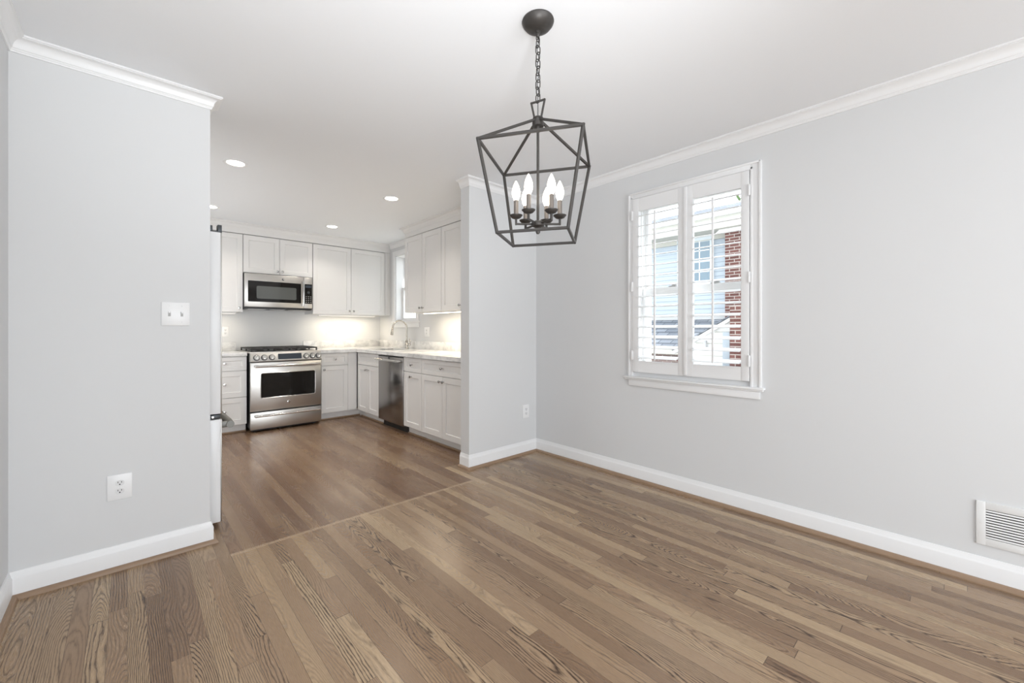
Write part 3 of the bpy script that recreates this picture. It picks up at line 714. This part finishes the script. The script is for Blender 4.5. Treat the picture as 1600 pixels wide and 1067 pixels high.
def faucet():
    r = thing('kitchen_faucet', 'brushed nickel gooseneck faucet standing behind the sink', 'faucet', (2.835, 5.00, CZ1), 0)
    MB().lathe([(0, 0), (0.029, 0), (0.029, 0.006), (0.024, 0.010), (0.020, 0.024), (0.020, 0.045), (0.024, 0.05), (0.024, 0.062), (0.019, 0.070), (0.018, 0.098), (0.021, 0.104), (0.016, 0.112), (0.0125, 0.125), (0, 0.125)]).build('body', M_nickel, r)
    pts = [(0, 0, 0.11), (0, 0, 0.18), (0, 0, 0.27)]; rad = 0.092; cz = 0.288; d = Vector((-0.94, 0.34, 0)).normalized()
    for k in range(15):
        t = math.pi*k/14*0.97; pts.append((d.x*rad*(1-math.cos(t)), d.y*rad*(1-math.cos(t)), cz+rad*math.sin(t)))
    e = Vector(pts[-1]); dn = Vector((d.x*0.14, d.y*0.14, -1)).normalized(); pts.append(e+dn*0.02)
    MB().tube(pts, 0.0115, 14).build('spout', M_nickel, r)
    e = Vector(pts[-1])
    MB().cyl(e-dn*0.004, e+dn*0.015, 0.0135, 0.015).cyl(e+dn*0.015, e+dn*0.055, 0.0145, 0.0175).cyl(e+dn*0.055, e+dn*0.085, 0.0175, 0.0215).cyl(e+dn*0.085, e+dn*0.092, 0.0195, 0.0185).build('spray_head', M_nickel, r)
    side = Vector((0.45, -0.89, 0)).normalized()
    b0 = Vector((0, 0, 0.056))
    MB().cyl(b0, b0+side*0.048, 0.0155, 0.0135).cyl(b0+side*0.048, b0+side*0.056, 0.016, 0.012).build('handle_hub', M_nickel, r)
    h0 = b0+side*0.050
    MB().tube([h0, h0+side*0.008+Vector((0, 0, 0.02)), h0+side*0.002+Vector((0, 0, 0.05)), h0-side*0.012+Vector((0, 0, 0.085))], 0.006, 8, False, [0.007, 0.0062, 0.0055, 0.005]).build('lever', M_nickel, r)
faucet()

# under-cabinet strip lights
def strip(label, loc, rz, ln, power, m=None):
    r = thing('strip_light', label, 'under-cabinet light', loc, rz, 'under-cabinet strip lights')
    MB().box(0, ln, 0, 0.045, -0.018, 0, 0.003).build('housing', M_trim, r)
    MB().box(0.01, ln-0.01, 0.006, 0.039, -0.022, -0.017, 0.002).build('diffuser', m or M_strip, r)
    a = area('strip_glow', (ln/2, 0.022, -0.026), (ln/2, 0.05, -1), ln-0.05, 0.03, power, (1.0, 0.87, 0.67)); a.parent = r
strip('lit strip light under the right wall cabinets beside the partition', (XU+0.06, 4.32, UZ0), R(-90), 1.25, 6.0)
strip('lit strip light under the back wall cabinets right of the range', (1.95, YU+0.10, UZ0), 0, 0.82, 3.4, M_strip2)
strip('lit strip light under the upper cabinet left of the microwave', (0.66, YU+0.10, UZ0), 0, 0.32, 0.9, M_strip2)

# ------------------------------------------------------------------ range
def stove():
    Wd = 0.774
    r = thing('gas_range', 'stainless steel gas range with black oven window between base cabinets', 'range', (1.030, 5.288, 0))
    MB().box(0.004, Wd-0.004, 0.034, 0.715, 0.05, 0.895).box(0.02, Wd-0.02, 0.06, 0.70, 0.012, 0.05).build('body', M_black, r)
    for sx in (0.06, Wd-0.06):
        for sy in (0.10, 0.66): MB().cyl((sx, sy, 0), (sx, sy, 0.014), 0.018).build('foot', M_black, r)
    # control panel leaning back slightly
    p = MB().prism([(0.034, 0.802), (-0.006, 0.802), (-0.010, 0.808), (0.010, 0.898), (0.016, 0.905), (0.06, 0.905), (0.06, 0.802)], 0.0, Wd, 'X').build('control_panel', M_steel, r)
    def face(z): return -0.010+(z-0.808)*0.020/0.090
    tilt = math.atan2(0.020, 0.090)
    Mx = Matrix.Translation((0, face(0.853), 0.853)) @ Matrix.Rotation(-tilt, 4, 'X')
    d = MB().prism(rrect(0.366*Wd, 0.700*Wd, -0.032, 0.034, 0.006), -0.003, 0.004, 'Y'); o = d.build('display', M_disp, r); o.data.transform(Mx)
    for fx in (0.079, 0.180, 0.283, 0.768, 0.862, 0.952):
        Mk = Matrix.Translation((fx*Wd, face(0.850), 0.848)) @ Matrix.Rotation(R(90)-tilt, 4, 'X')
        k = MB().lathe([(0.0275, 0.002), (0.0265, 0.022), (0.024, 0.026), (0, 0.026)], Mk, 24)
        k.box(-0.006, 0.006, -0.024, 0.024, 0.024, 0.034, 0.003, 2, Mk); kb = k.build('knob', M_chrome, r)
        MB().lathe([(0.034, 0), (0.034, 0.005), (0.0285, 0.006), (0.0285, 0.001)], Mk, 24).build('knob_bezel', M_hinge, kb)
    # oven door
    dr = MB(); z0, z1 = 0.240, 0.792
    wx0, wx1, wz0, wz1 = 0.135*Wd, 0.905*Wd, 0.385, 0.668
    dr.box(0, Wd, 0.0, 0.032, z0, z1, 0.004); door = dr.build('oven_door', M_steel, r)
    MB().prism(rrect(wx0, wx1, wz0, wz1, 0.018), -0.002, 0.01, 'Y').build('oven_window', M_glassblk, door)
    fr = MB().tube([(a, -0.0015, b) for a, b in rrect(wx0, wx1, wz0, wz1, 0.018)], 0.0035, 8, True).build('window_trim', M_chrome, door)
    def handle(z, par):
        h = MB().tube([(0.055*Wd, -0.058, z), (0.96*Wd, -0.058, z)], 0.0125, 16)
        for hx in (0.075*Wd, 0.94*Wd): h.box(hx-0.022, hx+0.022, -0.068, 0.0, z-0.012, z+0.012, 0.006)
        h.build('handle', M_chrome, par)
    handle(0.752, door)
    lg = MB().lathe([(0, 0), (0.018, 0), (0.018, 0.002), (0.0165, 0.003), (0, 0.003)], Matrix.Translation((0.515*Wd, 0.0, 0.315)) @ Matrix.Rotation(R(90), 4, 'X')).build('emblem', M_chrome, door)
    MB().tube([(0.515*Wd+0.011*math.cos(t)*(1-0.05*t), -0.0035, 0.315+0.011*math.sin(t)*(1-0.05*t)) for t in [k*0.35 for k in range(26)]], 0.0018, 6).build('emblem_scroll', M_black, lg)
    dw = MB().box(0, Wd, 0.0, 0.032, 0.035, 0.226, 0.004).build('warming_drawer', M_steel, r); handle(0.192, dw)
    # cooktop
    MB().box(-0.006, Wd+0.006, 0.03, 0.70, 0.896, 0.912, 0.004).build('cooktop', M_steel, r)
    MB().box(0.03, Wd-0.03, 0.08, 0.66, 0.9115, 0.914, 0.001).build('cooktop_well', M_black, r)
    gw = (Wd-0.05)/3
    for g in range(3):
        a, b = 0.025+g*gw+0.004, 0.025+(g+1)*gw-0.004; zz = 0.945; t = 0.015; q = MB()
        for (p0, p1) in (((a, .09), (b, .09)), ((a, .65), (b, .65)), ((a, .09), (a, .65)), ((b, .09), (b, .65)), ((a, .37), (b, .37)), (((a+b)/2, .09), ((a+b)/2, .65)), ((a, .23), (b, .23)), ((a, .51), (b, .51))):
            q.bar((p0[0], p0[1], zz), (p1[0], p1[1], zz), t)
        for px in (a, b):
            for py in (.09, .37, .65): q.bar((px, py, .915), (px, py, zz), t)
        q.build('grate', M_iron, r)
        for py in ((.23, .51) if g != 1 else (.37,)):
            MB().lathe([(0, .9135), (.052, .9135), (.050, .918), (.036, .920), (.036, .928), (.03, .931), (0, .931)], Matrix.Translation(((a+b)/2, py, 0)), 24).build('burner', M_iron, r)
    return r
stove()

# ------------------------------------------------------------------ microwave
def microwave():
    Wd, z0, z1 = 0.776, 1.424, 1.846
    r = thing('microwave', 'stainless over-the-range microwave with black window below short cabinets', 'microwave', (1.036, 5.640, z0)); h = z1-z0
    MB().box(0.003, Wd-0.003, 0.024, YB_-5.640-0.002, 0.0, h-0.001).build('body', M_black, r)
    fx = 0.845*Wd
    d = MB().box(0, fx+0.012, 0.0, 0.024, 0.018, h-0.002, 0.004).build('door', M_steel, r)
    c = MB().box(fx+0.014, Wd, 0.0, 0.024, 0.018, h-0.002, 0.004).build('control_panel', M_steel, r)
    MB().prism(rrect(0.048*Wd, 0.818*Wd, 0.080, 0.332, 0.008), -0.0025, 0.005, 'Y').build('door_glass', M_glassblk, d)
    MB().prism(rrect(0.165*Wd, 0.745*Wd, 0.120, 0.272, 0.016), -0.0035, 0.002, 'Y').build('viewing_window', M_mwglass, d)
    hb = MB().tube([(0.838*Wd, -0.046, 0.045), (0.838*Wd, -0.052, 0.08), (0.838*Wd, -0.054, 0.2), (0.838*Wd, -0.052, 0.325), (0.838*Wd, -0.046, 0.36)], 0.0125, 14)
    for hz in (0.055, 0.35): hb.box(0.838*Wd-0.013, 0.838*Wd+0.013, -0.050, 0.0, hz-0.014, hz+0.014, 0.005)
    hb.build('handle', M_chrome, d)
    MB().prism(rrect(0.872*Wd, 0.992*Wd, 0.078, 0.332, 0.004), -0.0025, 0.005, 'Y').build('keypad', M_glassblk, c)
    MB().prism(rrect(0.885*Wd, 0.98*Wd, 0.285, 0.318, 0.002), -0.0032, 0.002, 'Y').build('clock_display', M_disp, c)
    MB().lathe([(0, 0), (0.018, 0), (0.017, 0.006), (0, 0.006)], Matrix.Translation((0.935*Wd, -0.002, 0.225)) @ Matrix.Rotation(R(90), 4, 'X')).build('dial', M_hinge, c)
    b0 = None
    for i in range(3):
        for j in range(4):
            if b0 is None: b0 = MB().box(-0.006, 0.006, -0.0035, 0, -0.0035, 0.0035).build('button', M_gray, c); o = b0
            else: o = dupe(b0, c)
            o.location = (0.9*Wd+i*0.027, 0, 0.098+j*0.024)
    lg = MB().lathe([(0, 0), (0.014, 0), (0.014, 0.002), (0, 0.003)], Matrix.Translation((0.545*Wd, 0.0, h-0.052)) @ Matrix.Rotation(R(90), 4, 'X')).build('emblem', M_hinge, d)
    MB().tube([(0.545*Wd+0.009*math.cos(t)*(1-0.05*t), -0.0032, h-0.052+0.009*math.sin(t)*(1-0.05*t)) for t in [k*0.35 for k in range(26)]], 0.0014, 6).build('emblem_scroll', M_chrome, lg)
    v = MB().box(0.01, Wd-0.01, 0.03, 0.36, -0.006, 0.0).build('underside_vent', M_black, r)
    for xa in (0.05, 0.53): MB().box(xa, xa+0.19, 0.05, 0.20, -0.010, -0.006).build('grease_filter', M_steel, r)
    MB().box(0.30, 0.46, 0.06, 0.14, -0.009, -0.006).build('cooktop_lamp', M_plastic, r)
microwave()

# ------------------------------------------------------------------ dishwasher
def dishwasher():
    w = 0.604
    r = thing('dishwasher', 'dark stainless dishwasher with bar handle between sink base and narrow cabinet', 'dishwasher', (2.303, 4.747, 0), R(-90))
    MB().box(0.004, w-0.004, 0.03, 0.60, 0.085, 0.862).build('tub', M_black, r)
    d = MB().box(0.0, w, 0.0, 0.03, 0.083, 0.858, 0.004).build('door', M_dwsteel, r)
    hb = MB().tube([(0.02, -0.050, 0.812), (w-0.03, -0.050, 0.812)], 0.0125, 14)
    for hx in (0.05, w-0.06): hb.box(hx-0.028, hx+0.028, -0.060, 0.0, 0.800, 0.824, 0.006)
    hb.build('handle', M_chrome, d)
    MB().box(0.002, w-0.002, -0.002, 0.004, 0.846, 0.856, 0.001).build('control_lip', M_hinge, d)
    MB().box(0.26, 0.28, -0.0025, 0.0, 0.825, 0.842, 0.001).build('emblem', M_hinge, d)
    MB().box(0.0, w, 0.072, 0.09, 0.0, 0.083).build('toe_panel', M_black, r)
dishwasher()

# ------------------------------------------------------------------ refrigerator
def fridge():
    y0, y1, xf = 2.902, 3.812, 0.418
    r = thing('refrigerator', 'refrigerator with pale door edge standing behind the left wall end', 'refrigerator', (0.0, y0, 0)); W_ = y1-y0
    MB().box(-0.34, 0.345, 0.004, W_-0.004, 0.03, 1.745, 0.006).build('cabinet', M_fridge, r)
    for xx in (-0.28, 0.28):
        for yy in (0.06, W_-0.06): MB().cyl((xx, yy, 0), (xx, yy, 0.032), 0.02).build('foot', M_black, r)
    half = W_/2
    for k, (a, b) in enumerate(((0, half-0.002), (half+0.002, W_))):
        d = MB().box(0.352, xf-0.006, a, b, 0.672, 1.742, 0.004).build('door', M_fridge, r)
        MB().box(xf-0.007, xf, a, b, 0.672, 1.742, 0.003).build('steel_skin', M_steel, d)
        yy = half-0.03 if k == 0 else half+0.03
        hh = MB().tube([(xf+0.040, yy, 0.80), (xf+0.044, yy, 0.9), (xf+0.044, yy, 1.5), (xf+0.040, yy, 1.60)], 0.011, 12)
        for zz in (0.83, 1.57): hh.box(xf, xf+0.056, yy-0.012, yy+0.012, zz-0.015, zz+0.015, 0.004)
        hh.build('handle', M_chrome, d)
    z = MB().box(0.352, xf-0.006, 0, W_, 0.035, 0.640, 0.004).build('freezer_drawer', M_fridge, r)
    MB().box(xf-0.007, xf, 0, W_, 0.035, 0.640, 0.003).build('steel_skin', M_steel, z)
    h = MB().tube([(xf+0.048, 0.030, 0.597), (xf+0.052, 0.12, 0.597), (xf+0.052, W_-0.12, 0.597), (xf+0.048, W_-0.03, 0.597)], 0.021, 18)
    for yy in (0.055, W_-0.055): h.box(xf, xf+0.052, yy-0.014, yy+0.014, 0.580, 0.614, 0.004)
    h.build('handle', M_handle, z)
    MB().box(0.350, 0.372, 0.002, 0.05, 1.745, 1.778, 0.002).box(0.350, xf, 0.002, 0.05, 1.738, 1.748, 0.002).box(0.397, xf, 0.002, 0.05, 1.745, 1.786, 0.002).build('top_hinge', M_hinge, r)
    MB().box(0.350, xf-0.008, -0.004, 0.06, 0.644, 0.668, 0.002).build('middle_hinge', M_hinge, r)
    MB().cyl((0.372, -0.006, 0.657), (0.372, 0.0, 0.657), 0.006).build('hinge_screw', M_chrome, r)
fridge()

# ------------------------------------------------------------------ outside
def outside():
    gz = -0.6
    struct('ground', MB().box(XO+0.001, 60, -20, 60, gz-0.2, gz), M_ground, 'pale ground outside the windows, lightened to bounce daylight indoors', 'ground')
    h = thing('neighbor_house', 'pale blue siding house with brick bay seen through the dining window', 'house', (11, 4.5, gz))
    def L(mb, n, m, par=h, sm=30):
        o = mb.build(n, m, par, sm); o.data.transform(Matrix.Translation((-11, -4.5, -gz))); return o
    # clapboards
    poly = [(11.3, gz)]; z = gz
    while z < 3.56:
        poly += [(10.985, z), (11.0, min(z+0.115, 3.56))]; z += 0.115
    poly += [(11.3, 3.56)]
    L(MB().prism(poly, 2.0, 9.5, 'Y'), 'siding_wall', M_siding, sm=0)
    L(MB().prism([(10.45, 3.56), (11.3, 3.56), (11.3, 3.95), (10.45, 3.90)], 1.8, 9.7, 'Y').box(10.93, 11.02, 2.0, 9.5, 3.42, 3.56), 'soffit', M_cream)
    L(MB().prism([(10.36, 3.84), (10.45, 3.84), (10.45, 3.95), (10.36, 3.95)], 1.8, 9.7, 'Y'), 'gutter', M_ext)
    L(MB().prism([(10.40, 3.93), (14.2, 5.12), (18, 3.93), (18, 3.85), (10.40, 3.85)], 1.8, 9.7, 'Y'), 'roof', M_shingle)
    # upper window
    w = L(MB().box(10.955, 11.0, 4.17, 4.97, 2.36, 3.46).box(10.93, 11.0, 4.12, 4.17, 2.36, 3.50).box(10.93, 11.0, 4.97, 5.02, 2.36, 3.50).box(10.92, 11.0, 4.12, 5.02, 3.44, 3.52).box(10.92, 11.0, 4.10, 5.04, 2.32, 2.37), 'window', M_curtain)
    L(MB().box(10.945, 10.957, 4.21, 4.93, 2.40, 2.88).box(10.945, 10.957, 4.21, 4.93, 2.94, 3.40), 'pane', M_extpane, w)
    b = MB()
    for yy in (4.45, 4.69): b.box(10.94, 10.95, yy-0.012, yy+0.012, 2.40, 3.42)
    for zz in (2.64, 2.91, 3.18): b.box(10.94, 10.95, 4.21, 4.93, zz-0.012, zz+0.012)
    L(b, 'muntins', M_ext, w)
    # brick bay on the right
    L(MB().box(10.70, 11.0, 2.0, 3.76, gz, 3.50), 'brick_bay', M_brick)
    L(MB().prism([(3.95, 3.48), (2.0, 3.48), (2.0, 4.4), (3.1, 4.2), (3.55, 3.86)], 10.62, 10.72, 'X'), 'bay_gable', M_ext)
    # lower roof with white band along its top, cream fascia and brick below
    L(MB().prism([(9.30, 0.80), (10.98, 1.44), (10.98, 1.36), (9.30, 0.72)], 3.1, 9.5, 'Y'), 'porch_roof', M_shingle)
    L(MB().prism([(10.90, 1.42), (10.985, 1.45), (10.985, 1.53), (10.90, 1.50)], 2.0, 9.5, 'Y'), 'flashing', M_gray)
    L(MB().box(9.30, 9.42, 3.1, 9.5, 0.60, 0.79), 'porch_fascia', M_cream)
    L(MB().box(9.50, 9.65, 3.1, 9.5, gz, 0.62), 'porch_wall', M_brick)
    # white garage with a gable, nearer
    g = thing('garage', 'white gabled garage in front of the house outside the dining window', 'garage', (8.5, 2.5, gz))
    def K(mb, n, m, par=g, sm=30):
        o = mb.build(n, m, par, sm); o.data.transform(Matrix.Translation((-8.5, -2.5, -gz))); return o
    y0 = 3.78
    K(MB().prism([(y0, gz), (y0, 0.80), (2.55, 1.56), (1.3, 0.80), (1.3, gz)], 8.5, 8.62, 'X'), 'gable_wall', M_ext)
    K(MB().prism([(y0+0.16, 0.735), (2.55, 1.595), (1.14, 0.735), (1.14, 0.665), (2.55, 1.525), (y0+0.16, 0.665)], 8.40, 8.52, 'X'), 'rake_board', M_ext)
    K(MB().prism([(y0+0.18, 0.76), (2.55, 1.63), (1.12, 0.76), (1.12, 0.735), (2.55, 1.605), (y0+0.18, 0.735)], 8.38, 9.25, 'X'), 'roof', M_shingle)
    m_ = MB()
    for zz in (0.66, 0.90, 1.12): m_.box(8.488, 8.5, 1.35, min(y0-0.03, 2.55+(1.50-zz)/0.62), zz-0.008, zz+0.008)
    K(m_, 'trim_lines', M_cream)
    K(MB().box(8.42, 8.5, 2.88, 3.0, 0.3, 1.12), 'downpipe', M_siding)
    K(MB().cyl((8.44, 3.33, 0.80), (8.44, 3.33, 0.93), 0.045, 0.03).box(8.44, 8.5, 3.31, 3.35, 0.92, 0.95), 'wall_lamp', M_gray)
    K(MB().box(8.20, 8.40, 1.9, 2.80, gz, 1.60), 'brick_pier', M_brick)
    K(MB().box(8.0, 8.18, 1.4, 3.3, gz, 0.50), 'brick_wall', M_brick)
    # tree over the roof
    t = thing('tree', 'green tree top showing above the neighboring roof', 'tree', (20, 5.2, gz))
    MB().cyl((0, 0, 0), (0, 0, 6.0), 0.22, 0.12).build('trunk', M_bark, t)
    mb = MB()
    rnd = random.Random(3)
    for k in range(420):
        a, e, rr = rnd.uniform(0, 6.28), rnd.uniform(-0.9, 1.3), rnd.uniform(0.5, 1.5)
        p = Vector((rr*math.cos(a)*math.cos(e), rr*math.sin(a)*math.cos(e), 6.9+1.15*rr*math.sin(e)))
        s = rnd.uniform(0.10, 0.2)
        Mx = Matrix.Translation(p) @ Matrix.Rotation(rnd.uniform(0, 6), 4, (rnd.random(), rnd.random(), rnd.random()+.1)) @ Matrix.Diagonal((s, s*0.6, 0.02, 1))
        tt = bmesh.new(); bmesh.ops.create_icosphere(tt, subdivisions=1, radius=1); mb._join(tt, Mx)
    mb.build('foliage', M_leaf, t)
outside()
